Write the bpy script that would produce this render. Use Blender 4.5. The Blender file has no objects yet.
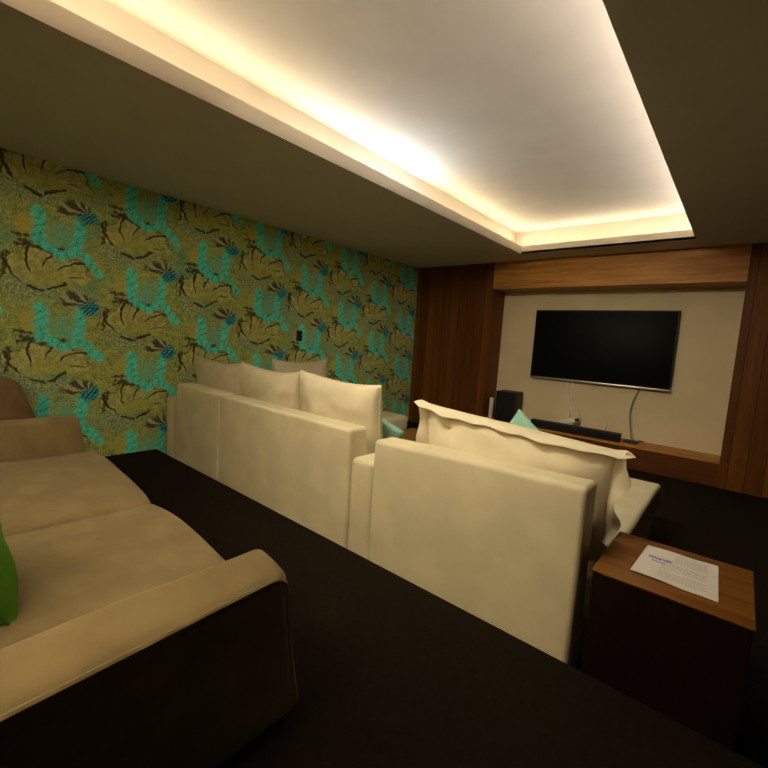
import bpy, bmesh, math, random
from mathutils import Vector, Matrix, noise as mnoise
random.seed(7)
C = bpy.context.scene.collection
PI = math.pi

# ------------------------------------------------------------------ helpers
class E:
    """tiny expression wrapper that builds Math nodes"""
    nt = None
    def __init__(s, v): s.v = v
    @staticmethod
    def op(kind, *a):
        n = E.nt.nodes.new('ShaderNodeMath'); n.operation = kind
        for i, x in enumerate(a):
            x = x.v if isinstance(x, E) else x
            if isinstance(x, (int, float)): n.inputs[i].default_value = x
            else: E.nt.links.new(x, n.inputs[i])
        return E(n.outputs[0])
    def __add__(s, o): return E.op('ADD', s, o)
    __radd__ = __add__
    def __sub__(s, o): return E.op('SUBTRACT', s, o)
    def __rsub__(s, o): return E.op('SUBTRACT', o, s)
    def __mul__(s, o): return E.op('MULTIPLY', s, o)
    __rmul__ = __mul__
    def __truediv__(s, o): return E.op('DIVIDE', s, o)
    def sin(s): return E.op('SINE', s)
    def abs(s): return E.op('ABSOLUTE', s)
    def floor(s): return E.op('FLOOR', s)
    def round(s): return E.op('ROUND', s)
    def fract(s): return E.op('FRACT', s)
    def sqrt(s): return E.op('SQRT', s)
    def min(s, o): return E.op('MINIMUM', s, o)
    def max(s, o): return E.op('MAXIMUM', s, o)
    def sat(s): return s.min(1.0).max(0.0)
    def step(s, a, b):
        """smooth 0..1 as s goes a..b"""
        n = E.nt.nodes.new('ShaderNodeMapRange'); n.interpolation_type = 'SMOOTHSTEP'
        E.nt.links.new(s.v, n.inputs['Value'])
        n.inputs['From Min'].default_value = a; n.inputs['From Max'].default_value = b
        return E(n.outputs['Result'])

def vec(x, y, z):
    n = E.nt.nodes.new('ShaderNodeCombineXYZ')
    for i, q in enumerate((x, y, z)):
        q = q.v if isinstance(q, E) else q
        if isinstance(q, (int, float)): n.inputs[i].default_value = q
        else: E.nt.links.new(q, n.inputs[i])
    return n.outputs[0]

def noise(v, scale, detail=3, rough=.55):
    n = E.nt.nodes.new('ShaderNodeTexNoise')
    n.inputs['Scale'].default_value = scale; n.inputs['Detail'].default_value = detail
    n.inputs['Roughness'].default_value = rough
    E.nt.links.new(v, n.inputs['Vector'])
    return E(n.outputs[0])

def rgb(c):
    n = E.nt.nodes.new('ShaderNodeRGB'); n.outputs[0].default_value = (*c, 1)
    return n.outputs[0]

def mix(a, b, f):
    n = E.nt.nodes.new('ShaderNodeMix'); n.data_type = 'RGBA'; n.clamp_factor = True
    a = rgb(a) if isinstance(a, tuple) else a
    b = rgb(b) if isinstance(b, tuple) else b
    E.nt.links.new(a, n.inputs[6]); E.nt.links.new(b, n.inputs[7])
    if isinstance(f, E): E.nt.links.new(f.v, n.inputs[0])
    else: n.inputs[0].default_value = f
    return n.outputs[2]

def new_mat(name, rough=.8, spec=.3):
    m = bpy.data.materials.new(name); m.use_nodes = True
    nt = m.node_tree; E.nt = nt
    b = nt.nodes['Principled BSDF']
    b.inputs['Roughness'].default_value = rough
    b.inputs['Specular IOR Level'].default_value = spec
    tc = nt.nodes.new('ShaderNodeTexCoord')
    sp = nt.nodes.new('ShaderNodeSeparateXYZ'); nt.links.new(tc.outputs['Object'], sp.inputs[0])
    x, y, z = (E(sp.outputs[i]) for i in range(3))
    return m, nt, b, tc.outputs['Object'], x, y, z

def bump(nt, b, h, strength, dist=.01):
    n = nt.nodes.new('ShaderNodeBump'); n.inputs['Strength'].default_value = strength
    n.inputs['Distance'].default_value = dist
    nt.links.new(h.v, n.inputs['Height']); nt.links.new(n.outputs[0], b.inputs['Normal'])

def plain(name, col, rough=.7, spec=.3, var=.08, scale=14., metal=0.):
    m, nt, b, v, x, y, z = new_mat(name, rough, spec)
    k = noise(v, scale, 3)
    d = tuple(c*(1-var*2) for c in col)
    nt.links.new(mix(d, tuple(min(1, c*(1+var)) for c in col), k.step(.3, .7)), b.inputs['Base Color'])
    b.inputs['Metallic'].default_value = metal
    return m

def fabric(name, col, weave=500., var=.10, bump_s=.35, patch=6., patch_amt=.5, sheen=0.):
    m, nt, b, v, x, y, z = new_mat(name, .92, .12)
    k = noise(v, patch, 3); f = noise(v, weave*.5, 2)
    mixv = (k.step(.35, .68)*patch_amt + f*(1-patch_amt))
    d = tuple(c*(1-var*1.6) for c in col)
    nt.links.new(mix(d, tuple(min(1, c*(1+var)) for c in col), mixv), b.inputs['Base Color'])
    bump(nt, b, f*.35 + noise(v, 18, 2)*.7, bump_s, .004)
    if sheen:
        b.inputs['Sheen Weight'].default_value = sheen; b.inputs['Sheen Roughness'].default_value = .5
    return m

def wood(name, dark, light, plank_axis=None, plank=.16, grain='z', rough=.35, gap=True):
    m, nt, b, v, x, y, z = new_mat(name, rough, .14)
    ax = dict(x=x, y=y, z=z)
    s = dict(x=9., y=9., z=9.); s[grain] = .7
    gv = vec(x*s['x'], y*s['y'], z*s['z'])
    g = noise(gv, 2.2, 5, .62); fine = noise(gv, 14, 3, .6)
    t = g.step(.3, .72)*.7 + fine*.3
    h = fine*.15
    if plank_axis:
        p = ax[plank_axis]/plank
        idn = E.nt.nodes.new('ShaderNodeTexWhiteNoise'); idn.noise_dimensions = '1D'
        E.nt.links.new(p.floor().v, idn.inputs['W'])
        idv = E(idn.outputs[0])
        t = (t*.55 + idv*.6).sat()
        edge = (p.fract()-.5).abs().step(.455, .49)
        col = mix(dark, light, t)
        if gap:
            col = mix(col, tuple(c*.55 for c in dark), edge*.8)
            h = h - edge*1.0
    else:
        col = mix(dark, light, t)
    nt.links.new(col, b.inputs['Base Color'])
    bump(nt, b, h, .35, .004)
    return m

def bm_new(): return bmesh.new()

def obj(name, bm, mat=None, parent=None, loc=None, smooth=True, label=None):
    """bm is in world coordinates; links ONE mesh object whose origin is loc or its parent's base"""
    o_loc = Vector(loc) if loc is not None else Vector((0, 0, 0))
    base = parent_world(parent) if parent else o_loc
    if parent and loc is not None: base = Vector(loc)
    bmesh.ops.translate(bm, verts=bm.verts, vec=-base)
    bmesh.ops.recalc_face_normals(bm, faces=bm.faces)
    me = bpy.data.meshes.new(name); bm.to_mesh(me); bm.free()
    if smooth:
        for p in me.polygons: p.use_smooth = True
        try: me.set_sharp_from_angle(angle=math.radians(42))
        except Exception: pass
    o = bpy.data.objects.new(name, me); C.objects.link(o)
    if mat: me.materials.append(mat)
    if parent:
        o.parent = parent; o.location = base - parent_world(parent)
    else: o.location = base
    if label: o['label'] = label
    return o

def parent_world(p):
    v = Vector((0, 0, 0))
    while p: v = v + p.location; p = p.parent
    return v

def thing(name, label, cat, loc, group=None):
    o = bpy.data.objects.new(name, None); C.objects.link(o); o.location = loc
    o.empty_display_size = .1
    o['label'] = label; o['category'] = cat
    if group: o['group'] = group
    return o

def tag(o, label, cat, group=None):
    o['label'] = label; o['category'] = cat
    if group: o['group'] = group
    return o

def struct(o):
    o['kind'] = 'structure'; return o

def box(bm, x0, x1, y0, y1, z0, z1):
    r = bmesh.ops.create_cube(bm, size=1)
    M = Matrix.Translation(((x0+x1)/2, (y0+y1)/2, (z0+z1)/2)) @ Matrix.Diagonal((x1-x0, y1-y0, z1-z0, 1))
    bmesh.ops.transform(bm, matrix=M, verts=r['verts']); return r['verts']

def rbox(bm, x0, x1, y0, y1, z0, z1, r=.03, n=(6, 6, 6), fn=None, rs=4):
    """rounded box as a dense grid; fn(p, uvw) deforms, uvw in -1..1"""
    c = Vector(((x0+x1)/2, (y0+y1)/2, (z0+z1)/2)); h = Vector(((x1-x0)/2, (y1-y0)/2, (z1-z0)/2))
    r = min(r, h.x*.99, h.y*.99, h.z*.99)
    ax = []
    for i in range(3):
        e = [-h[i] + r*(1-math.tan((1-k/rs)*PI/4)) for k in range(rs+1)]
        a, b2 = -h[i]+r, h[i]-r
        midp = [a+(b2-a)*k/n[i] for k in range(1, n[i])]
        ax.append(e + midp + [-q for q in reversed(e)])
    vs = {}
    def vert(i, j, k):
        key = (i, j, k)
        if key in vs: return vs[key]
        p = Vector((ax[0][i], ax[1][j], ax[2][k]))
        q = Vector([max(-h[t]+r, min(h[t]-r, p[t])) for t in range(3)])
        d = p-q
        if d.length > 1e-9: p = q + d.normalized()*r
        uvw = Vector((p.x/h.x, p.y/h.y, p.z/h.z))
        w = c+p
        if fn: w = fn(w, uvw)
        vs[key] = bm.verts.new(w); return vs[key]
    N = [len(a) for a in ax]
    def face(idx):
        f = [vert(*q) for q in idx]
        try: bm.faces.new(f)
        except ValueError: pass
    for a in range(3):
        b1, b2 = [t for t in range(3) if t != a]
        for side in (0, N[a]-1):
            for i in range(N[b1]-1):
                for j in range(N[b2]-1):
                    q = []
                    for di, dj in ((0, 0), (1, 0), (1, 1), (0, 1)):
                        t = [0, 0, 0]; t[a] = side; t[b1] = i+di; t[b2] = j+dj; q.append(t)
                    face(q)

def tube(bm, pts, r, seg=8, closed=False):
    pts = [Vector(p) for p in pts]; n = len(pts); rings = []
    up = Vector((0, 0, 1)); prev = None
    for i, p in enumerate(pts):
        if closed: t = pts[(i+1) % n]-pts[i-1]
        else: t = pts[min(i+1, n-1)]-pts[max(i-1, 0)]
        t.normalize()
        if prev is None:
            s = t.cross(up)
            if s.length < .05: s = t.cross(Vector((1, 0, 0)))
        else: s = prev - t*prev.dot(t)
        s.normalize(); prev = s; u = s.cross(t)
        rings.append([bm.verts.new(p+s*math.cos(2*PI*k/seg)*r+u*math.sin(2*PI*k/seg)*r) for k in range(seg)])
    m = n if closed else n-1
    for i in range(m):
        a, b = rings[i], rings[(i+1) % n]
        for k in range(seg): bm.faces.new((a[k], a[(k+1) % seg], b[(k+1) % seg], b[k]))
    if not closed: bm.faces.new(rings[0][::-1]); bm.faces.new(rings[-1])

def spline(pts, n=8):
    pts = [Vector(p) for p in pts]; out = []
    for i in range(len(pts)-1):
        p0 = pts[max(i-1, 0)]; p1 = pts[i]; p2 = pts[i+1]; p3 = pts[min(i+2, len(pts)-1)]
        for k in range(n):
            t = k/n
            out.append(.5*((2*p1)+(p2-p0)*t+(2*p0-5*p1+4*p2-p3)*t*t+(3*p1-p0-3*p2+p3)*t**3))
    out.append(pts[-1]); return out

def frame(right, up, centre):
    r = Vector(right).normalized(); u = Vector(up); u = (u - r*u.dot(r)).normalized(); n = r.cross(u)
    return Matrix(((r.x, u.x, n.x, centre[0]), (r.y, u.y, n.y, centre[1]), (r.z, u.z, n.z, centre[2]), (0, 0, 0, 1)))

def pillow_outline(u, v, W, H, pinch):
    x = W/2*u*(1-pinch*(1-v*v)*abs(u)**3); y = H/2*v*(1-pinch*(1-u*u)*abs(v)**3)
    return x, y

def pillow(bm, M, W, H, T, n=26, pinch=.07, power=.38, wr=.012, seed=0, droop=0., mod=None):
    """two cushioned faces meeting in a seam; returns the seam loop in world space"""
    rows = [{}, {}]
    g = [-math.cos(PI*k/n) for k in range(n+1)]
    g = [.6*a+.4*(-1+2*k/n) for k, a in enumerate(g)]
    for s in (0, 1):
        for i in range(n+1):
            for j in range(n+1):
                edge = i in (0, n) or j in (0, n)
                if s == 1 and edge: rows[1][i, j] = rows[0][i, j]; continue
                u, v = g[i], g[j]
                x, y = pillow_outline(u, v, W, H, pinch)
                prof = max(0, (1-u*u)*(1-v*v))**power
                t = T/2*prof*(1 if s == 0 else -1)
                nz = mnoise.noise(Vector((u*2.2+seed*7.1, v*2.2, s*5+seed)))*wr + mnoise.noise(Vector((u*6+seed*3.3, v*4, s*9)))*wr*.4
                t += nz*min(1, prof*1.6)
                yy = y - droop*(1-u*u)*max(0, v)
                p = Vector((x, yy, t))
                if mod: p = mod(p, u, v)
                rows[s][i, j] = bm.verts.new(M @ p)
    for s in (0, 1):
        for i in range(n):
            for j in range(n):
                q = [rows[s][i, j], rows[s][i+1, j], rows[s][i+1, j+1], rows[s][i, j+1]]
                if s: q.reverse()
                try: bm.faces.new(q)
                except ValueError: pass
    L = [rows[0][i, 0] for i in range(n)]+[rows[0][n, j] for j in range(n)]+[rows[0][i, n] for i in range(n, 0, -1)]+[rows[0][0, j] for j in range(n, 0, -1)]
    return [v.co.copy() for v in L]

# ------------------------------------------------------------------ dimensions
XW, YN, YF, YB = -4.6, 6.2, 6.65, -2.6      # wallpaper wall, wood front, recess back, rear wall
XR = 1.45                                    # right wall
H, ZU = 2.6, 2.93                            # ceiling, raised ceiling
ZL = -.17                                    # lower floor in front of the back row's platform
YP = 1.79                                    # platform edge
TX0, TX1, TY0, TY1 = -2.53, -.555, -2.2, 5.75   # ceiling opening
LIP, SET = .105, .17

# ------------------------------------------------------------------ materials
M_ceil = plain('ceiling_paint', (.62, .565, .48), .9, .1, .02, 3)
M_cream = fabric('cream_linen', (.74, .675, .47), 620, .07, .4, 5, .5)
M_cream2 = fabric('cream_cushion_linen', (.74, .67, .49), 620, .06, .4, 6, .5)
M_tan = fabric('brown_suede', (.30, .235, .12), 300, .11, .3, 5.0, .8, .25)
M_brown = fabric('dark_brown_suede', (.22, .15, .075), 300, .14, .3, 4, .8, .2)
M_teal = fabric('pale_teal_cotton', (.30, .55, .43), 500, .08, .3, 9, .5)
M_green = fabric('bright_green_cotton', (.12, .32, .03), 500, .08, .3, 9, .5)
M_carpet = fabric('dark_brown_carpet', (.0135, .0090, .0048), 240, .3, .8, 30, .4)
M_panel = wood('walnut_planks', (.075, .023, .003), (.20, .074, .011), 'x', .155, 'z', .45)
M_lit_wood = wood('lit_walnut', (.30, .115, .020), (.66, .33, .082), None, .16, 'x', .4)  # walnut lightened: tray light and ledge reflection are put into the colour
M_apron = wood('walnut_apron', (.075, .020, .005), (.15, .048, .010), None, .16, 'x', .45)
M_table = wood('walnut_table', (.14, .052, .010), (.28, .12, .026), None, .2, 'x', .32)
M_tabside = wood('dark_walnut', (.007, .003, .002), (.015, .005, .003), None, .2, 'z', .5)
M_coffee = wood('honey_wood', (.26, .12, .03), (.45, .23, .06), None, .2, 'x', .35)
M_beige = plain('beige_paint', (.72, .61, .40), .85, .15, .03, 2)
M_rear = plain('dark_wall_paint', (.025, .021, .014), .9, .1, .03, 2)
M_black = plain('black_plastic', (.012, .012, .012), .45, .4, .1)
M_cloth = fabric('black_speaker_cloth', (.018, .018, .017), 900, .1, .3)
M_screen = plain('dark_glass', (.004, .005, .004), .45, .07, .02)
M_silver = plain('silver_metal', (.55, .53, .48), .35, .5, .03, 10, .8)
M_white = plain('white_plastic', (.80, .77, .68), .4, .4, .02)
M_grey = plain('grey_cable', (.30, .28, .22), .5, .3, .03)
M_paper = plain('laminated_paper', (.90, .88, .84), .22, .5, .02)
M_ink = plain('grey_ink', (.45, .43, .42), .5, .3, .02)
M_violet = plain('violet_ink', (.22, .18, .42), .5, .3, .02)
M_cut = plain('seam_thread', (.50, .42, .30), .9, .1, .03)

# ---- wallpaper: a half-drop repeat of fan leaves, feathery teal fronds and fern texture
def wallpaper():
    m, nt, b, v, x, y, z = new_mat('tropical_leaf_wallpaper', .7, .25)
    PW, PH = .70, .79
    wob = noise(vec(y, z, 0.), 9, 2); wob2 = noise(vec(y, z, 4.), 9, 2)
    Y = y + (wob-.5)*.07; Z = z + (wob2-.5)*.07
    def cell(cy, cz):
        du = Y-cy; i = (du/PW).round(); du = du-i*PW
        dv = Z-cz-i*(PH/2); dv = dv-(dv/PH).round()*PH
        return du, dv
    def cap(ay, az, by, bz):
        """distance to a stroke and position along it"""
        cy, cz = (ay+by)/2, (az+bz)/2
        du, dv = cell(cy, cz)
        ex, ez = by-ay, bz-az; L2 = ex*ex+ez*ez
        t = ((du*ex+dv*ez)/L2).min(.5).max(-.5)
        px, pz = du-t*ex, dv-t*ez
        return (px*px+pz*pz).sqrt(), t*math.sqrt(L2), px
    fine = noise(vec(y, z, 1.), 70, 4, .7); mid = noise(vec(y, z, 2.), 16, 3, .6); big = noise(vec(y, z, 3.), 2.2, 2, .5)
    strk = noise(vec(y*3., z*1., 5.), 38, 3, .65)
    # ground: mossy olive with a crumpled texture
    col = mix((.150, .175, .040), (.40, .41, .115), (fine*.6+mid*.4).step(.36, .62))
    col = mix(col, (.20, .29, .13), strk.step(.5, .68)*.6)
    col = mix(col, (.055, .060, .022), strk.step(.44, .33)*.75)
    # loose teal wash that comes and goes over the wall
    col = mix(col, (.05, .25, .20), big.step(.50, .72)*.45)
    # feathery grey-green fern patches
    for (cy, cz, rx, rz) in ((1.44, 1.15, .17, .13), (1.72, 1.62, .08, .15), (1.60, 1.90, .16, .06)):
        du, dv = cell(cy, cz); r = (du*du/(rx*rx)+dv*dv/(rz*rz)).sqrt()
        st = ((du*110.+dv*70.+(strk-.5)*14.).sin()*(dv*120.-du*70.+(mid-.5)*18.).sin()).step(-.6, .5)
        fcol = mix((.12, .15, .07), (.34, .39, .22), st)
        col = mix(col, fcol, (r+(mid-.5)*1.1).step(1.05, .55)*.8)
    # greenish teal glow inside the loop
    du, dv = cell(1.70, 1.58); r = (du*du+dv*dv*.45).sqrt()
    col = mix(col, (.13, .40, .25), (r+(fine-.5)*.10+(mid-.5)*.06).step(.14, .04)*.75)
    # small yellow leaf left of the loop
    du, dv = cell(1.475, 1.66); r = (du*du+dv*dv*.6).sqrt()
    col = mix(col, mix((.33, .27, .05), (.45, .38, .09), mid), (r+(mid-.5)*.06).step(.085, .055))
    # big fan leaf
    du, dv = cell(1.61, 1.165)
    dv = dv*1.08
    r = (du*du+dv*dv).sqrt(); th = E.op('ARCTAN2', dv, du)
    lob = (th*5.5+.4).sin().abs()
    R = lob*.045+.315 + (th-1.3)*.012 + (mid-.5)*.07
    ang = th.step(.22, .38)*th.step(3.0, 2.75)
    inside = (R-r).step(-.006, .014)*ang*r.step(.03, .10)
    lcol = mix((.27, .25, .075), (.44, .415, .155), (mid*.6+fine*.4).step(.36, .62))
    lcol = mix(lcol, (.33, .32, .05), r.step(.26, .08)*.55)
    col = mix(col, (.050, .046, .018), (R-r).step(-.030, -.006)*ang*(R-r).step(.012, -.004)*(mid.step(.40, .58)*.75))
    col = mix(col, lcol, inside*.95)
    # curved dark slits running in from the leaf's rim
    a = (th+(r-.25)*2.4+(mid-.5)*.12)*5.5/PI + .127
    dsl = (a.fract()-.5).abs()
    slit = (.5-dsl)*r*.55 - (r-.12).max(0.)*.055
    col = mix(col, (.045, .036, .013), slit.step(.0034, -.0008)*r.step(.15, .20)*(R-r).step(-.055, -.02)*th.step(.35, .6)*th.step(3.0, 2.8))
    # thin ribs
    rib = ((a+.5).fract()-.5).abs()
    col = mix(col, (.20, .165, .035), (.5-rib).step(.05, .0)*inside*.55)
    # stems under the leaf
    for s in ((1.47, 1.165, 1.57, 1.135), (1.60, 1.150, 1.73, 1.215)):
        d, t, sd = cap(*s); col = mix(col, (.040, .036, .014), (d+(fine-.5)*.014).step(.016, .006))
    # dark twigs at the leaf's left edge and under the yellow leaf
    for s in ((1.31, 1.22, 1.34, 1.42), (1.38, 1.575, 1.58, 1.555), (1.40, 1.49, 1.51, 1.52), (1.42, 1.53, 1.62, 1.46)):
        d, t, sd = cap(*s)
        bar = (t*120.+sd*60.).sin()*.006
        col = mix(col, (.045, .032, .014), (d+bar+(fine-.5)*.028).step(.020, .006)*.9)
    # crumpled pale and dark streaks of the print
    col = mix(col, (.040, .046, .018), strk.step(.44, .30)*.7)
    col = mix(col, (.40, .42, .20), (strk*.5+fine*.5).step(.54, .66)*.45)
    # teal fronds: a spine with dark barbs and a ragged edge
    for (s, wd) in (((1.555, 1.77, 1.548, 1.56), .066), ((1.56, 1.54, 1.70, 1.445), .046), ((1.838, 1.75, 1.815, 1.50), .056),
                    ((1.70, 1.45, 1.82, 1.50), .04), ((1.870, 1.48, 1.975, 1.345), .046)):
        d, t, sd = cap(*s)
        barb = (t*85.+sd*55.+fine*9.+mid*9.).sin()*.45 + (strk-.5)*3.2
        tc = mix((.030, .33, .30), (.13, .74, .58), (fine*.5+strk*.5).step(.36, .62))
        tc = mix(tc, (.015, .090, .11), barb.step(.15, .75)*.8)
        col = mix(col, tc, (d+(fine-.5)*.07+(mid-.5)*.09+(strk-.5)*.05).step(wd*1.15, wd*.35))
    # blue tuft with a plum-brown fern fan above it
    du, dv = cell(1.90, 1.82); r = (du*du+dv*dv).sqrt()
    bc = mix((.010, .045, .10), (.020, .36, .44), ((du*1.2-dv)*150.+fine*9.).sin().step(-.4, .6))
    col = mix(col, bc, (r+(mid-.5)*.08+(fine-.5)*.05).step(.10, .055))
    du, dv = cell(1.86, 1.86); r = ((du+.05)*(du+.05)*.6+dv*dv*1.6).sqrt(); th2 = E.op('ARCTAN2', dv+.03, du-.04)
    pc = mix((.050, .036, .034), (.36, .33, .17), ((th2*11.+r*25.).sin()*.7+(fine-.5)*2.2).step(-.15, .5))
    col = mix(col, pc, (r+(mid-.5)*.12).step(.125, .07)*(dv-du*.35).step(-.06, 0.)*.9)
    g = nt.nodes.new('ShaderNodeMix'); g.data_type = 'RGBA'; g.blend_type = 'MULTIPLY'; g.inputs[0].default_value = 1
    nt.links.new(col, g.inputs[6]); g.inputs[7].default_value = (1.75, 1.98, 2.15, 1); col = g.outputs[2]
    nt.links.new(col, b.inputs['Base Color'])
    bump(nt, b, fine*.3+mid*.3, .15, .002)
    return m
M_wallpaper = wallpaper()

# ------------------------------------------------------------------ room shell
bm = bm_new(); box(bm, XW-.12, XW, YB-.1, YF+.1, ZL-.1, ZU+.1); struct(obj('wall_left', bm, M_wallpaper, smooth=False))
bm = bm_new(); box(bm, XR, XR+.12, YB-.1, YF+.1, ZL-.1, ZU+.1); struct(obj('wall_right', bm, M_rear, smooth=False))
bm = bm_new(); box(bm, XW, XR, YB-.1, YB, ZL-.1, ZU+.1); struct(obj('wall_back', bm, M_rear, smooth=False))
bm = bm_new(); box(bm, XW, XR, YF, YF+.1, ZL-.1, ZU+.1); struct(obj('wall_front', bm, M_beige, smooth=False))
bm = bm_new(); box(bm, XW, XR, YP, YF, ZL-.1, ZL); struct(obj('floor', bm, M_carpet, smooth=False))
bm = bm_new(); box(bm, XW, XR, YB, YP, ZL-.1, 0.); struct(obj('floor_platform', bm, M_carpet, smooth=False))
# ceiling: lowered border with an upstand, and the raised field it hides the light strips from
bm = bm_new()
SX0, SX1, SY0, SY1 = TX0-SET, TX1+SET, TY0-SET, TY1+SET
T = .03
for (a0, a1, b0, b1) in ((XW, TX0, YB, YF), (TX1, XR, YB, YF), (TX0, TX1, YB, TY0), (TX0, TX1, TY1, YF)):
    box(bm, a0, a1, b0, b1, H, H+T)
L_ = .018
for (a0, a1, b0, b1) in ((TX0-L_, TX0, TY0, TY1), (TX1, TX1+L_, TY0, TY1), (TX0-L_, TX1+L_, TY0-L_, TY0), (TX0-L_, TX1+L_, TY1, TY1+L_)):
    box(bm, a0, a1, b0, b1, H+.0005, H+LIP)
for (a0, a1, b0, b1) in ((SX0-.05, SX0, SY0, SY1), (SX1, SX1+.05, SY0, SY1), (SX0-.05, SX1+.05, SY0-.05, SY0), (SX0-.05, SX1+.05, SY1, SY1+.05)):
    box(bm, a0, a1, b0, b1, H+T, ZU+.03)
box(bm, SX0-.05, SX1+.05, SY0-.05, SY1+.05, ZU, ZU+.05)
struct(obj('ceiling', bm, M_ceil, smooth=False))
# timber front: planked side panels, beam, ledge with apron
NX0, NX1, NZ0, NZ1 = -3.128, -.083, .13, 2.195
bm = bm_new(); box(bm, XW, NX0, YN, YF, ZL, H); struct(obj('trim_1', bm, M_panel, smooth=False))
bm = bm_new(); box(bm, NX0, NX1, YN, YF, NZ1, H); struct(obj('trim_2', bm, M_lit_wood, smooth=False))
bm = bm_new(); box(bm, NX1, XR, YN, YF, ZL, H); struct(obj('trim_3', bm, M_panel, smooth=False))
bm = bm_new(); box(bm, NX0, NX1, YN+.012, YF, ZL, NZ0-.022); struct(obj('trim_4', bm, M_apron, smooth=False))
bm = bm_new(); box(bm, NX0, NX1, YN, YF, NZ0-.022, NZ0); struct(obj('trim_5', bm, M_lit_wood, smooth=False))  # ledge top in the lightened walnut, its reflection painted as wood colour

# ------------------------------------------------------------------ cream sectional, front row
YS = 1.835
SEAT = .28
def soft(amp, seed):
    def f(w, q):
        k = mnoise.noise(w*3.1+Vector((seed, 0, 0)))*amp
        return w + Vector((q.x, q.y, q.z))*k
    return f
def back_fn(z0, z1, taper, seed, zl=None, zr=None, x0=0, x1=1):
    """sofa back: rear face upright, front face sloping, top slightly crowned"""
    def f(w, q):
        t = (w.z-z0)/(z1-z0)
        if q.y > 0: w.y -= taper*t*q.y
        if zl is not None:
            k = (w.x-x0)/(x1-x0); w.z += ((zl-z1)*(1-k)+(zr-z1)*k)*max(0, t)
        return w + Vector((0, q.y, 0))*mnoise.noise(w*2.7+Vector((seed, 0, 0)))*.008 + Vector((0, 0, 1))*max(0, q.z)*mnoise.noise(w*2.+Vector((0, seed, 0)))*.006
    return f
def seat_fn(seed, puff=.012):
    def f(w, q):
        if q.z > 0: w.z += puff*(1-q.x*q.x)*(1-q.y*q.y)
        return w + Vector((q.x, q.y, 0))*mnoise.noise(w*2.5+Vector((seed, 0, 0)))*.008
    return f
ZB = ZL+.02

# corner module along the papered wall
so = thing('chaise_sofa', 'cream corner chaise module against the patterned wall with one long arm', 'sofa', (-3.93, 3.2, ZL))
bm = bm_new(); rbox(bm, -4.34, -3.415, 1.9, 4.6, ZB, .06, .03, (8, 14, 3), soft(.006, 1)); obj('base', bm, M_cream, so)
bm = bm_new(); rbox(bm, -4.243, -3.42, YS, YS+.23, ZB, .742, .026, (8, 3, 6), back_fn(ZB, .742, .07, 2)); obj('backrest', bm, M_cream, so)
bm = bm_new(); rbox(bm, -4.485, -4.345, YS, 4.0, ZB, .585, .04, (3, 12, 6), soft(.008, 3)); obj('armrest', bm, M_cream, so)
bm = bm_new(); rbox(bm, -4.34, -3.415, YS+.235, 4.62, .062, SEAT, .055, (8, 14, 3), seat_fn(4)); obj('seat_cushion', bm, M_cream, so)
# middle two seater module
so = thing('sofa', 'long cream two seat sofa module in the middle of the front row', 'sofa', (-2.5, 2.4, ZL))
bm = bm_new(); rbox(bm, -3.405, -1.80, YS, 2.98, ZB, .06, .03, (12, 8, 3), soft(.006, 5)); obj('base', bm, M_cream, so)
bm = bm_new(); rbox(bm, -3.408, -1.80, YS, YS+.23, ZB, .733, .026, (14, 3, 6), back_fn(ZB, .733, .08, 6)); obj('backrest', bm, M_cream, so)
bm = bm_new(); rbox(bm, -1.795, -1.605, YS+.004, 3.0, ZB, .565, .04, (3, 8, 6), soft(.006, 7)); obj('armrest', bm, M_cream, so)
for k in (0, 1):
    x0 = -3.405+k*.80
    bm = bm_new(); rbox(bm, x0, x0+.797, YS+.235, 3.02, .062, SEAT, .055, (8, 8, 3), seat_fn(8+k)); obj('seat_cushion', bm, M_cream, so)
# right chaise
so = thing('chaise_lounge', 'cream armless chaise beside the wooden side table, nearest the camera', 'sofa', (-.97, 2.9, ZL))
bm = bm_new(); rbox(bm, -1.575, -.42, 1.9, 3.98, ZB, .06, .03, (8, 12, 3), soft(.006, 11)); obj('base', bm, M_cream, so)
bm = bm_new(); rbox(bm, -1.602, -.425, YS, YS+.2, ZB, .72, .026, (10, 3, 6), back_fn(ZB, .72, .04, 12, .712, .748, -1.602, -.425)); obj('backrest', bm, M_cream, so)
bm = bm_new(); rbox(bm, -1.575, -.392, YS+.205, 4.02, .062, SEAT, .032, (10, 12, 3), seat_fn(13)); obj('seat_cushion', bm, M_cream, so)

def cushion(name, label, cat, centre, right, up, W, Hh, T, mat, seed, group=None, piping=True, **kw):
    base = (centre[0], centre[1], centre[2])
    bm = bm_new(); L = pillow(bm, frame(right, up, centre), W, Hh, T, seed=seed, **kw)
    if piping:
        t = thing(name, label, cat, base, group)
        obj('cover', bm, mat, t)
        p = bm_new(); tube(p, L, .0045, 6, True); obj('piping', p, mat, t)
        return t
    return tag(obj(name, bm, mat, None, base), label, cat, group)
ln = math.radians(9); UP = (0, -math.sin(ln), math.cos(ln))
G = 'large back cushions on the cream sectional'
cushion('back_cushion', 'shadowed cream back cushion leaning on the corner chaise, leftmost of the row', 'cushion', (-4.01, 2.20, .64), (1, .03, -.01), UP, .87, .74, .26, M_cream2, 1, G, power=.36, pinch=.065, wr=.024, droop=.025)
cushion('back_cushion', 'cream back cushion in the middle of the row of three along the long backrest', 'cushion', (-3.145, 2.20, .64), (1, 0, -.02), UP, .88, .74, .27, M_cream2, 2, G, power=.36, pinch=.065, wr=.024, droop=.025)
cushion('back_cushion', 'plump cream back cushion at the right end of the long backrest above the low arm', 'cushion', (-2.285, 2.205, .637), (1, 0, -.03), UP, .87, .74, .27, M_cream2, 3, G, power=.36, pinch=.06, wr=.026, droop=.015)
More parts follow.
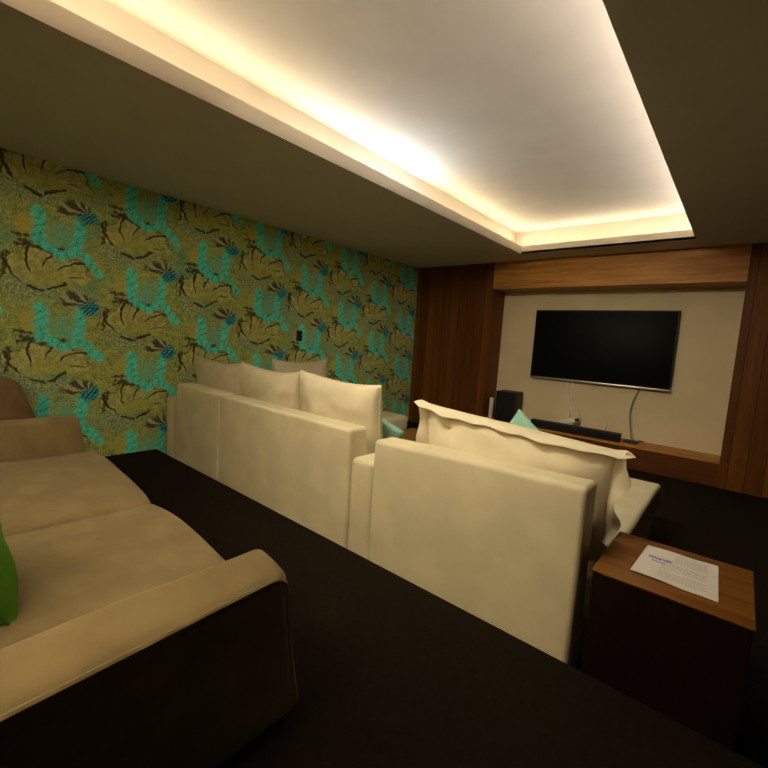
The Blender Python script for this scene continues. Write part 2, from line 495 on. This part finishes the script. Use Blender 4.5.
cushion('back_cushion', 'cream cushion leaning sideways on the chaise arm by the patterned wall', 'cushion', (-4.13, 3.31, .645), (0, 1, 0), (-.14, 0, 1), .84, .70, .22, M_cream2, 4, G, power=.36, pinch=.065, wr=.024, droop=.025)
cushion('throw_pillow', 'pale teal pillow tucked in front of the right end back cushion', 'pillow', (-2.17, 2.52, .50), (1, .15, -.35), (.3, -.42, 1), .47, .47, .15, M_teal, 5, None)
cushion('throw_pillow', 'pale teal pillow with one corner sticking up behind the flanged cushion', 'pillow', (-.95, 2.51, .605), (1, .05, -.75), (.75, -.22, 1), .47, .47, .14, M_teal, 6, None)

# big flanged cushion
def big_cushion():
    W, Hh, TT = 1.06, .625, .30
    ctr = Vector((-.93, 2.185, .592)); Mx = frame((1, 0, -.06), (0, -.17, 1), ctr)
    t = thing('flanged_cushion', 'wide cream cushion with a wavy flanged border on the near chaise', 'cushion', ctr, None)
    bm = bm_new(); pillow(bm, Mx, W, Hh, TT, n=34, pinch=.03, power=.5, wr=.022, seed=9)
    obj('cover', bm, M_cream2, t)
    # flange: a thin double-sided strip standing off the seam
    bm = bm_new(); N = 44; ring = []
    per = []
    for k in range(N): per.append((-1+2*k/N, -1))
    for k in range(N//2): per.append((1, -1+2*k/(N//2)))
    for k in range(N): per.append((1-2*k/N, 1))
    for k in range(N//2): per.append((-1, 1-2*k/(N//2)))
    fl = .085; th = .007
    for i, (u, v) in enumerate(per):
        x, y = pillow_outline(u, v, W, Hh, .03)
        cu, cv = u, v
        ox = math.copysign(max(0, abs(u)-.9)/.1, u)*1.0 if abs(v) == 1 else math.copysign(1, u)
        oy = math.copysign(max(0, abs(v)-.8)/.2, v)*1.0 if abs(u) == 1 else math.copysign(1, v)
        d = Vector((ox, oy, 0))
        if d.length > 1.25: d = d.normalized()*1.25
        s = i/len(per)*2*PI
        wav = .012*math.sin(s*9+.5)+.008*math.sin(s*17)
        top = 1 if v == 1 else 0
        sag = -.012 if v == 1 else 0
        cols = []
        for j in range(5):
            f = j/4
            w = fl*f*(1+.12*math.sin(s*7))
            p = Vector((x*(1-.015*(1-f)), y*(1-.02*(1-f)), 0))+d*w
            p.z += wav*f*f*1.3
            if v == 1:                                    # the top border flops over towards the camera
                lim = 1 if abs(u) < 1 else .7
                p.y += -w*1.12*oy*lim + .018*math.sin(f*PI)
                p.z += w*1.02*lim + .01*f*math.sin(u*9)
            elif v == -1: p.z += .01*f
            if u == 1 and abs(v) < 1:
                k = (v+1)/2
                p.x += -w*(.35+.25*math.sin(v*8)); p.z += w*(.55*k+.35*math.sin(v*8+1)*(1-k))
            if u == -1 and abs(v) < 1: p.x += w*.3; p.z += w*.4*(v+1)/2
            pair = []
            for e in (1, -1):
                P = Mx @ (p+Vector((0, 0, e*th/2)))
                if P.z < .47:                             # the border crumples against the table's side
                    lim = -.384+.05*max(0, P.z-.437)/.033
                    if P.x > lim: P.y += (P.x-lim)*.9; P.x = lim
                P.z = max(P.z, SEAT+.012+e*th/2)
                pair.append(P)
            cols.append(tuple(pair))
        ring.append([(bm.verts.new(a), bm.verts.new(b)) for a, b in cols])
    n = len(ring)
    for i in range(n):
        A, B = ring[i], ring[(i+1) % n]
        for j in range(4):
            bm.faces.new((A[j][0], B[j][0], B[j+1][0], A[j+1][0]))
            bm.faces.new((A[j+1][1], B[j+1][1], B[j][1], A[j][1]))
        bm.faces.new((A[4][0], B[4][0], B[4][1], A[4][1]))
        bm.faces.new((A[0][1], B[0][1], B[0][0], A[0][0]))
    obj('flange', bm, M_cream2, t)
big_cushion()

# ------------------------------------------------------------------ side table with the laminated sheet
tx0, tx1, ty0, ty1, tz = -.372, .132, 1.815, 2.32, .43
t = thing('side_table', 'dark wooden box side table beside the cream chaise with a brown top', 'side table', ((tx0+tx1)/2, (ty0+ty1)/2, ZL))
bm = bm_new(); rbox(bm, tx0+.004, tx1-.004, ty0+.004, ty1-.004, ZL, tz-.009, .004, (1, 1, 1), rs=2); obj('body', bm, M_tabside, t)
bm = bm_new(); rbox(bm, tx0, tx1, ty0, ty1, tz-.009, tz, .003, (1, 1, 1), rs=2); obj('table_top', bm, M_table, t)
# sheet
PQ = [Vector((-.240, 2.245, 0)), Vector((.017, 2.245, 0)), Vector((.030, 1.905, 0)), Vector((-.254, 1.92, 0))]   # far left, far right, near right, near left
def sheet_pt(a, b, z=0):      # a along x 0..1, b from near to far
    p = (PQ[3]*(1-a)+PQ[2]*a)*(1-b)+(PQ[0]*(1-a)+PQ[1]*a)*b
    p.z = tz+.0012+z+.004*max(0, (1-b)*2-1)**2*(1-a)+.003*math.sin(a*5+b*3)**2
    return p
p = thing('information_sheet', 'laminated white page of printed text lying on the wooden side table', 'paper', (-.11, 2.07, tz))
bm = bm_new(); n = 12; top = {}; bot = {}
for i in range(n+1):
    for j in range(n+1):
        top[i, j] = bm.verts.new(sheet_pt(i/n, j/n, .0012)); bot[i, j] = bm.verts.new(sheet_pt(i/n, j/n, 0))
for i in range(n):
    for j in range(n):
        bm.faces.new((top[i, j], top[i+1, j], top[i+1, j+1], top[i, j+1])); bm.faces.new((bot[i, j+1], bot[i+1, j+1], bot[i+1, j], bot[i, j]))
for k in range(n):
    for (a, b2) in (((k, 0), (k+1, 0)), ((n, k), (n, k+1)), ((n-k, n), (n-k-1, n)), ((0, n-k), (0, n-k-1))):
        bm.faces.new((top[b2], top[a], bot[a], bot[b2]))
obj('page', bm, M_paper, p)
def strip(bm, a0, a1, b0, b1):
    q = [sheet_pt(a, b, .0018) for a, b in ((a0, b0), (a1, b0), (a1, b1), (a0, b1))]
    bm.faces.new([bm.verts.new(w) for w in q])
rg = random.Random(3)
bm = bm_new()
for (a0, b0, w, hgt) in ((.10, .60, .32, .075), (.16, .51, .18, .04)):
    a = a0
    while a < a0+w:
        ww = rg.uniform(.018, .04); strip(bm, a, min(a+ww, a0+w), b0, b0+hgt); a += ww+.008
o = obj('heading_text', bm, M_violet, p, smooth=False); o['label'] = 'violet heading line'
bm = bm_new()
for k in range(15):
    b0 = .86-k*.052
    s0, s1 = ((.45, .86) if k < 5 else (.30, .86))
    if k in (5, 10): continue
    a = s0
    while a < s1:
        ww = rg.uniform(.015, .06); strip(bm, a, min(a+ww, s1), b0, b0+.016); a += ww+.012
o = obj('body_text', bm, M_ink, p, smooth=False); o['kind'] = 'stuff'; o['label'] = 'grey lines of small print'

# ------------------------------------------------------------------ coffee table inside the U of sofas
cx0, cx1, cy0, cy1, cz = -3.27, -2.0, 3.35, 4.52, .15
t = thing('coffee_table', 'low honey coloured wooden coffee table between the cream chaises', 'coffee table', ((cx0+cx1)/2, (cy0+cy1)/2, ZL))
bm = bm_new(); rbox(bm, cx0, cx1, cy0, cy1, cz-.05, cz, .008, (2, 2, 1), rs=2); obj('table_top', bm, M_coffee, t)
for sx in (cx0+.05, cx1-.11):
    for sy in (cy0+.05, cy1-.11):
        bm = bm_new(); rbox(bm, sx, sx+.06, sy, sy+.06, ZL, cz-.05, .006, (1, 1, 1), rs=2); obj('leg', bm, M_coffee, t)

# ------------------------------------------------------------------ television wall
t = thing('television', 'large black flat television mounted on the beige recess wall', 'television', (-1.617, 6.62, 1.375))
TVX0, TVX1, TVZ0, TVZ1 = -2.548, -.690, .862, 1.905
bm = bm_new(); rbox(bm, TVX0, TVX1, 6.575, 6.615, TVZ0, TVZ1, .006, (1, 1, 1), rs=2); obj('cabinet', bm, M_black, t)
bm = bm_new(); rbox(bm, TVX0+.014, TVX1-.014, 6.5715, 6.576, TVZ0+.03, TVZ1-.014, .002, (1, 1, 1), rs=1); obj('screen', bm, M_screen, t)
bm = bm_new(); rbox(bm, TVX0, TVX1, 6.567, 6.58, TVZ0-.008, TVZ0+.018, .003, (1, 1, 1), rs=1); o = obj('lower_bezel', bm, M_silver, t); o['label'] = 'thin silver lower bezel'
bm = bm_new(); rbox(bm, -2.0, -1.2, 6.612, YF-.002, 1.1, 1.6, .004, (1, 1, 1), rs=1); obj('wall_bracket', bm, M_black, t)

t = thing('speaker', 'black box speaker standing at the left end of the television ledge', 'speaker', (-2.80, 6.42, NZ0))
bm = bm_new(); rbox(bm, -2.95, -2.625, 6.27, 6.56, NZ0, .605, .012, (1, 1, 1), rs=3); obj('cabinet', bm, M_black, t)
bm = bm_new(); rbox(bm, -2.935, -2.64, 6.262, 6.272, NZ0+.02, .59, .004, (1, 1, 1), rs=2); obj('grille', bm, M_cloth, t)
bm = bm_new(); rbox(bm, -3.075, -3.015, 6.32, 6.36, NZ0, .47, .006, (1, 1, 1), rs=2)
tag(obj('white_device', bm, M_white, None, (-3.045, 6.34, NZ0)), 'slim white upright device squeezed beside the black speaker', 'device')

t = thing('soundbar', 'long black soundbar lying on the wooden ledge below the television', 'soundbar', (-1.73, 6.36, NZ0))
bm = bm_new(); rbox(bm, -2.36, -1.145, 6.28, 6.40, NZ0, NZ0+.112, .012, (4, 1, 1), rs=3); obj('housing', bm, M_black, t)
bm = bm_new(); rbox(bm, -2.34, -1.165, 6.274, 6.283, NZ0+.008, NZ0+.104, .003, (4, 1, 1), rs=1); obj('grille', bm, M_cloth, t)

def rotbox(bm, c, sx, sy, sz, rz=0, ry=0, r=.008):
    b2 = bmesh.new(); rbox(b2, -sx/2, sx/2, -sy/2, sy/2, -sz/2, sz/2, r, (1, 1, 1), rs=2)
    b2.transform(Matrix.Translation(c) @ Matrix.Rotation(rz, 4, 'Z') @ Matrix.Rotation(ry, 4, 'Y'))
    tmp = bpy.data.meshes.new('t'); b2.to_mesh(tmp); b2.free(); bm.from_mesh(tmp); bpy.data.meshes.remove(tmp)
t = thing('router', 'small white router with two stick antennas behind the soundbar', 'router', (-1.80, 6.53, NZ0))
bm = bm_new(); rotbox(bm, (-1.86, 6.53, NZ0+.145), .26, .13, .06, 0, -.25); obj('housing', bm, M_white, t)
bm = bm_new(); rotbox(bm, (-1.755, 6.475, NZ0+.178), .06, .02, .05, 0, -.25, .004); o = obj('port_panel', bm, M_black, t); o['label'] = 'black port panel'
bm = bm_new(); rotbox(bm, (-1.86, 6.53, NZ0+.06), .10, .09, .12, 0, 0, .006); obj('foot', bm, M_white, t)
bm = bm_new(); tube(bm, [(-1.72, 6.55, NZ0+.10), (-1.67, 6.56, NZ0+.0), ], .004); bm.free()
for (a, b2) in (((-1.745, 6.56, NZ0+.12), (-1.80, 6.57, NZ0+.36)), ((-1.90, 6.58, NZ0+.11), (-1.915, 6.59, NZ0+.30))):
    bm = bm_new(); tube(bm, [a, b2], .009); obj('antenna', bm, M_white, t)
t = thing('wifi_stick', 'thin white stick standing on the ledge behind the soundbar, right of the router', 'device', (-1.40, 6.5, NZ0))
bm = bm_new(); rbox(bm, -1.43, -1.37, 6.47, 6.53, NZ0, NZ0+.015, .004, (1, 1, 1), rs=2); obj('foot', bm, M_white, t)
bm = bm_new(); tube(bm, [(-1.405, 6.5, NZ0+.012), (-1.38, 6.5, NZ0+.20)], .012); obj('stick', bm, M_white, t)
t = thing('media_box', 'small flat black puck on the ledge at the right end of the soundbar', 'media box', (-1.06, 6.42, NZ0))
bm = bm_new(); rbox(bm, -1.12, -.94, 6.36, 6.5, NZ0, NZ0+.03, .01, (1, 1, 1), rs=3); obj('housing', bm, M_black, t)
bm = bm_new(); tube(bm, spline([(-1.00, 6.5, NZ0+.015), (-.96, 6.56, NZ0+.012), (-.90, 6.52, NZ0+.02), (-.90, 6.44, NZ0+.04), (-.95, 6.41, NZ0+.045)]), .006); obj('cable_loop', bm, M_black, t)
bm = bm_new(); tube(bm, spline([(-1.03, 6.622, .95), (-1.06, 6.62, .80), (-1.10, 6.615, .66), (-1.115, 6.60, .50), (-1.09, 6.58, .34), (-1.05, 6.52, .19), (-1.03, 6.502, .15)]), .008)
tag(obj('cable', bm, M_grey, None, (-1.05, 6.6, .5)), 'grey cable hanging from the television down to the black puck', 'cable')
bm = bm_new(); tube(bm, spline([(-1.99, 6.622, .95), (-1.98, 6.63, .80), (-1.95, 6.63, .62), (-1.90, 6.62, .45), (-1.84, 6.60, .30), (-1.80, 6.57, .17)]), .009)
tag(obj('cable', bm, M_white, None, (-1.9, 6.6, .5)), 'white cable hanging from the television, left of its twin', 'cable')
bm = bm_new(); tube(bm, spline([(-1.90, 6.622, .95), (-1.91, 6.63, .78), (-1.90, 6.63, .62), (-1.86, 6.625, .40), (-1.72, 6.60, .22), (-1.66, 6.57, .145)]), .008)
tag(obj('cable', bm, M_white, None, (-1.8, 6.6, .5)), 'white cable hanging from the television, right of its twin', 'cable')

# switch on the wallpaper
t = thing('wall_switch', 'small black switch plate on the patterned wallpaper', 'switch', (XW, 3.60, 1.274))
bm = bm_new(); rbox(bm, XW, XW+.012, 3.555, 3.645, 1.205, 1.345, .004, (1, 1, 1), rs=2); obj('plate', bm, M_black, t)
bm = bm_new(); rbox(bm, XW+.01, XW+.018, 3.58, 3.62, 1.235, 1.315, .003, (1, 1, 1), rs=2); obj('rocker', bm, M_black, t)

# ------------------------------------------------------------------ back row: brown loveseat on the platform
AX0, AX1 = -1.12, -.945       # near arm
FX0, FX1 = -3.745, -3.555     # far arm
ARM = .625
def front_rake(z): return .13*(1-max(0, min(1, z/ARM)))**1.2
def arm_out(z, y):
    """how far the outer face stands out: undercut towards the floor, flaring towards the back"""
    t = max(0, min(1, z/ARM)); back = max(0, min(1, (.75-y)/1.0))
    return -.085*(1-t)+.035*back*t
def arm_fn(inner, seed):
    def f(w, q):
        t = max(0, w.z)/ARM; o = max(0, -q.x*inner)
        if q.y > 0: w.y += front_rake(w.z)*q.y        # front face rakes forward towards the foot
        back = max(0, min(1, (.75-w.y)/1.0))
        w.x += -inner*o*arm_out(w.z, w.y)
        if q.z > .3: w.z -= .03*((1-q.x*inner)/2)**2*(q.z-.3)/.7   # top rolls down to the outer seam
        w.z -= .015*back*t
        return w + Vector((q.x*.5, 0, q.z))*mnoise.noise(w*4+Vector((seed, 0, 0)))*.006
    return f
lv = thing('loveseat', 'wide brown suede two seater with rounded arms at the left foreground', 'loveseat', (-2.33, .3, 0))
bm = bm_new(); rbox(bm, FX1+.003, AX0-.003, -.28, .80, .03, .262, .03, (12, 6, 3), soft(.004, 21)); obj('base', bm, M_tan, lv)
bm = bm_new(); rbox(bm, FX0, AX1, -.42, -.02, .03, .86, .09, (16, 4, 6), lambda w, q: Vector((w.x, w.y-.14*max(0, w.z)/.86, w.z))); obj('backrest', bm, M_tan, lv)
def piping_path(xo, sgn):
    pts = []
    ztop = ARM-.036
    for k in range(9):
        z = .05+(ztop-.09)*k/8
        pts.append((xo+sgn*(arm_out(z, .74)-.008), .745+front_rake(z)-.008, z))
    pts += [(xo+sgn*(arm_out(ztop, .7)-.006), .725, ztop-.012), (xo+sgn*(arm_out(ztop, .7)-.003), .69, ztop+.002)]
    for k in range(1, 8):
        y = .69-k*.10; back = min(1, (.75-y)/1.0)
        pts.append((xo+sgn*(arm_out(ztop, y)-.003), y, ztop+.004-.015*back))
    return spline(pts, 4)
for (x0, x1, inner, seed) in ((AX0, AX1, -1, 22), (FX0, FX1, 1, 23)):
    bm = bm_new(); rbox(bm, x0, x1, -.05, .75, .03, ARM, .036, (7, 14, 8), arm_fn(inner, seed), rs=5)
    a = obj('armrest', bm, M_tan, lv)
    bm = bm_new(); xo = x1 if inner < 0 else x0
    tube(bm, piping_path(xo, -inner), .0075, 6); obj('piping', bm, M_tan, a)
def lseat(seed):
    def f(w, q):
        if q.z > 0: w.z += .036*(1-q.x**2)*(1-.6*q.y*q.y)
        if q.y > 0: w.y += .03*(1-q.x**4)*q.y*(1-abs(q.z)*.4)
        return w + Vector((q.x, q.y, q.z))*mnoise.noise(w*2.2+Vector((seed, 0, 0)))*.014
    return f
mx = (FX1+AX0)/2
for k, (x0, x1) in enumerate(((FX1+.004, mx-.002), (mx+.002, AX0-.004))):
    bm = bm_new(); rbox(bm, x0, x1, -.06, .835, .262, .362, .05, (14, 12, 4), lseat(31+k*5), rs=5); obj('seat_cushion', bm, M_tan, lv)
for sx in (FX0+.12, AX1-.30):
    for sy in (-.32, .6):
        bm = bm_new(); rbox(bm, sx, sx+.06, sy, sy+.06, 0, .035, .005, (1, 1, 1), rs=1); obj('foot', bm, M_tabside, lv)
for ch in lv.children:                       # the seat is set very slightly askew to the back row
    for q in (ch, *ch.children):
        for vtx in q.data.vertices: vtx.co.y += (1.30-vtx.co.x)*.045
cushion('throw_pillow', 'bright green pillow on the brown loveseat cut by the left edge of the photo', 'pillow', (-1.79, .13, .59), (1, .05, -.05), (0, -.30, 1), .46, .46, .17, M_green, 8, None)

# brown armchair in the corner by the wallpaper, its backrest against the wall
ac = thing('armchair', 'dark brown armchair in the corner behind the far arm of the loveseat', 'armchair', (-4.2, .30, 0))
bm = bm_new(); rbox(bm, -4.50, -3.86, -.25, .74, .04, .28, .04, (6, 8, 3), soft(.004, 41)); obj('base', bm, M_brown, ac)
def acb(w, q):
    t = max(0, w.z)/.82
    if q.y > 0: w.y -= .13*max(0, t-.55)/.45*q.y
    if q.x > 0: w.x -= .10*t*q.x
    return w
bm = bm_new(); rbox(bm, -4.56, -4.20, -.25, .765, .04, .815, .07, (4, 10, 8), acb); obj('backrest', bm, M_brown, ac)
bm = bm_new(); rbox(bm, -4.28, -3.86, -.22, .72, .282, .44, .06, (6, 8, 3), seat_fn(42, .03)); obj('seat_cushion', bm, M_brown, ac)
for sx in (-4.46, -3.9):
    for sy in (-.2, .62):
        bm = bm_new(); rbox(bm, sx, sx+.06, sy, sy+.06, 0, .045, .005, (1, 1, 1), rs=1); obj('foot', bm, M_tabside, ac)

# ------------------------------------------------------------------ light: LED strips lying in the ceiling cove
def strip_light(name, x, y, sx, sy, watts, col, tilt=(0, 0)):
    l = bpy.data.lights.new(name, 'AREA'); l.shape = 'RECTANGLE'; l.size = sx; l.size_y = sy
    l.energy = watts; l.color = col
    o = bpy.data.objects.new(name, l); C.objects.link(o)
    o.location = (x, y, H+LIP-.008); o.rotation_euler = (PI+tilt[0], tilt[1], 0)   # shining up
WARM = (1.0, .85, .60); NEUT = (1.0, .92, .86)
gx, gy = (TX0-SET+.03), (TX1+SET-.03)
TILT = math.radians(80)
def run(name, x, y0, y1, wpm, col, side, TILT=TILT):
    strip_light(name, x, (y0+y1)/2, .03, y1-y0, wpm*(y1-y0), col, (0, side*TILT))
FILL = 5.8; WPM = 2.3; REAR_BOOST = 17.  # rear value is boosted so the unseen strips there light the room
run('led_strip_left', gx, TY0, -.35, REAR_BOOST, WARM, 1, .6)
run('led_strip_left', gx, -.35, 2.0, WPM, WARM, 1)
run('led_strip_left', gx, 2.0, 2.6, WPM*1.25, (1, .92, .82), 1)
run('led_strip_left', gx, 2.6, 3.5, WPM*2.0, (.82, .90, 1.0), 1)
run('led_strip_left', gx, 3.5, TY1, WPM, WARM, 1)
run('led_strip_right', gy, TY0, -.35, REAR_BOOST, WARM, -1, .6)
run('led_strip_right', gy, -.35, TY1, WPM, NEUT, -1)
strip_light('led_strip_front', (TX0+TX1)/2, TY1+SET-.03, TX1-TX0, .03, WPM*(TX1-TX0)*1.1, WARM, (TILT, 0))
strip_light('led_strip_rear', (TX0+TX1)/2, TY0-SET+.03, TX1-TX0, .03, REAR_BOOST*(TX1-TX0), WARM, (-.6, 0))

# three unseen fill lamps added in the raised ceiling to brighten the seating
for k, x in enumerate((-1.80, -1.42, -1.04)):
    bm = bm_new(); tube(bm, [(x+.062*math.cos(a*PI/16), .70+.062*math.sin(a*PI/16), ZU-.003) for a in range(32)], .010, 6, True)
    struct(obj('trim_%d' % (6+k), bm, M_white, None, (x, .70, ZU)))     # ring around the added fill lamp, not room trim
    l = bpy.data.lights.new('fill_lamp', 'AREA'); l.shape = 'DISK'; l.size = .10; l.energy = FILL; l.color = (1, .87, .62); l.spread = math.radians(100)
    o = bpy.data.objects.new('fill_lamp', l); C.objects.link(o); o.location = (x, .70, ZU-.006); o.rotation_euler = (math.radians(58), 0, 0)

# ------------------------------------------------------------------ world, camera, view
w = bpy.data.worlds.new('World'); bpy.context.scene.world = w; w.use_nodes = True
w.node_tree.nodes['Background'].inputs[0].default_value = (0, 0, 0, 1)
w.node_tree.nodes['Background'].inputs[1].default_value = 0
cam = bpy.data.cameras.new('camera'); co = bpy.data.objects.new('camera', cam); C.objects.link(co)
cam.sensor_width = 36; cam.lens = 421.17/768*36; cam.clip_start = .02
R = ((0.7576806896026698, -0.11603984430298514, 0.642226383090388), (0.6495828739767908, 0.03917916089351929, -0.7592806353303978), (0.0629449159128497, 0.9924715350506627, 0.10506278920200805))
co.matrix_world = Matrix(((*R[0], 0), (*R[1], 0), (*R[2], 1.3), (0, 0, 0, 1)))
sc = bpy.context.scene; sc.camera = co
sc.view_settings.view_transform = 'Standard'; sc.view_settings.look = 'None'; sc.view_settings.gamma = 1; sc.view_settings.exposure = 1.15
sc.cycles.max_bounces = 12; sc.cycles.diffuse_bounces = 8; sc.cycles.sample_clamp_indirect = 6
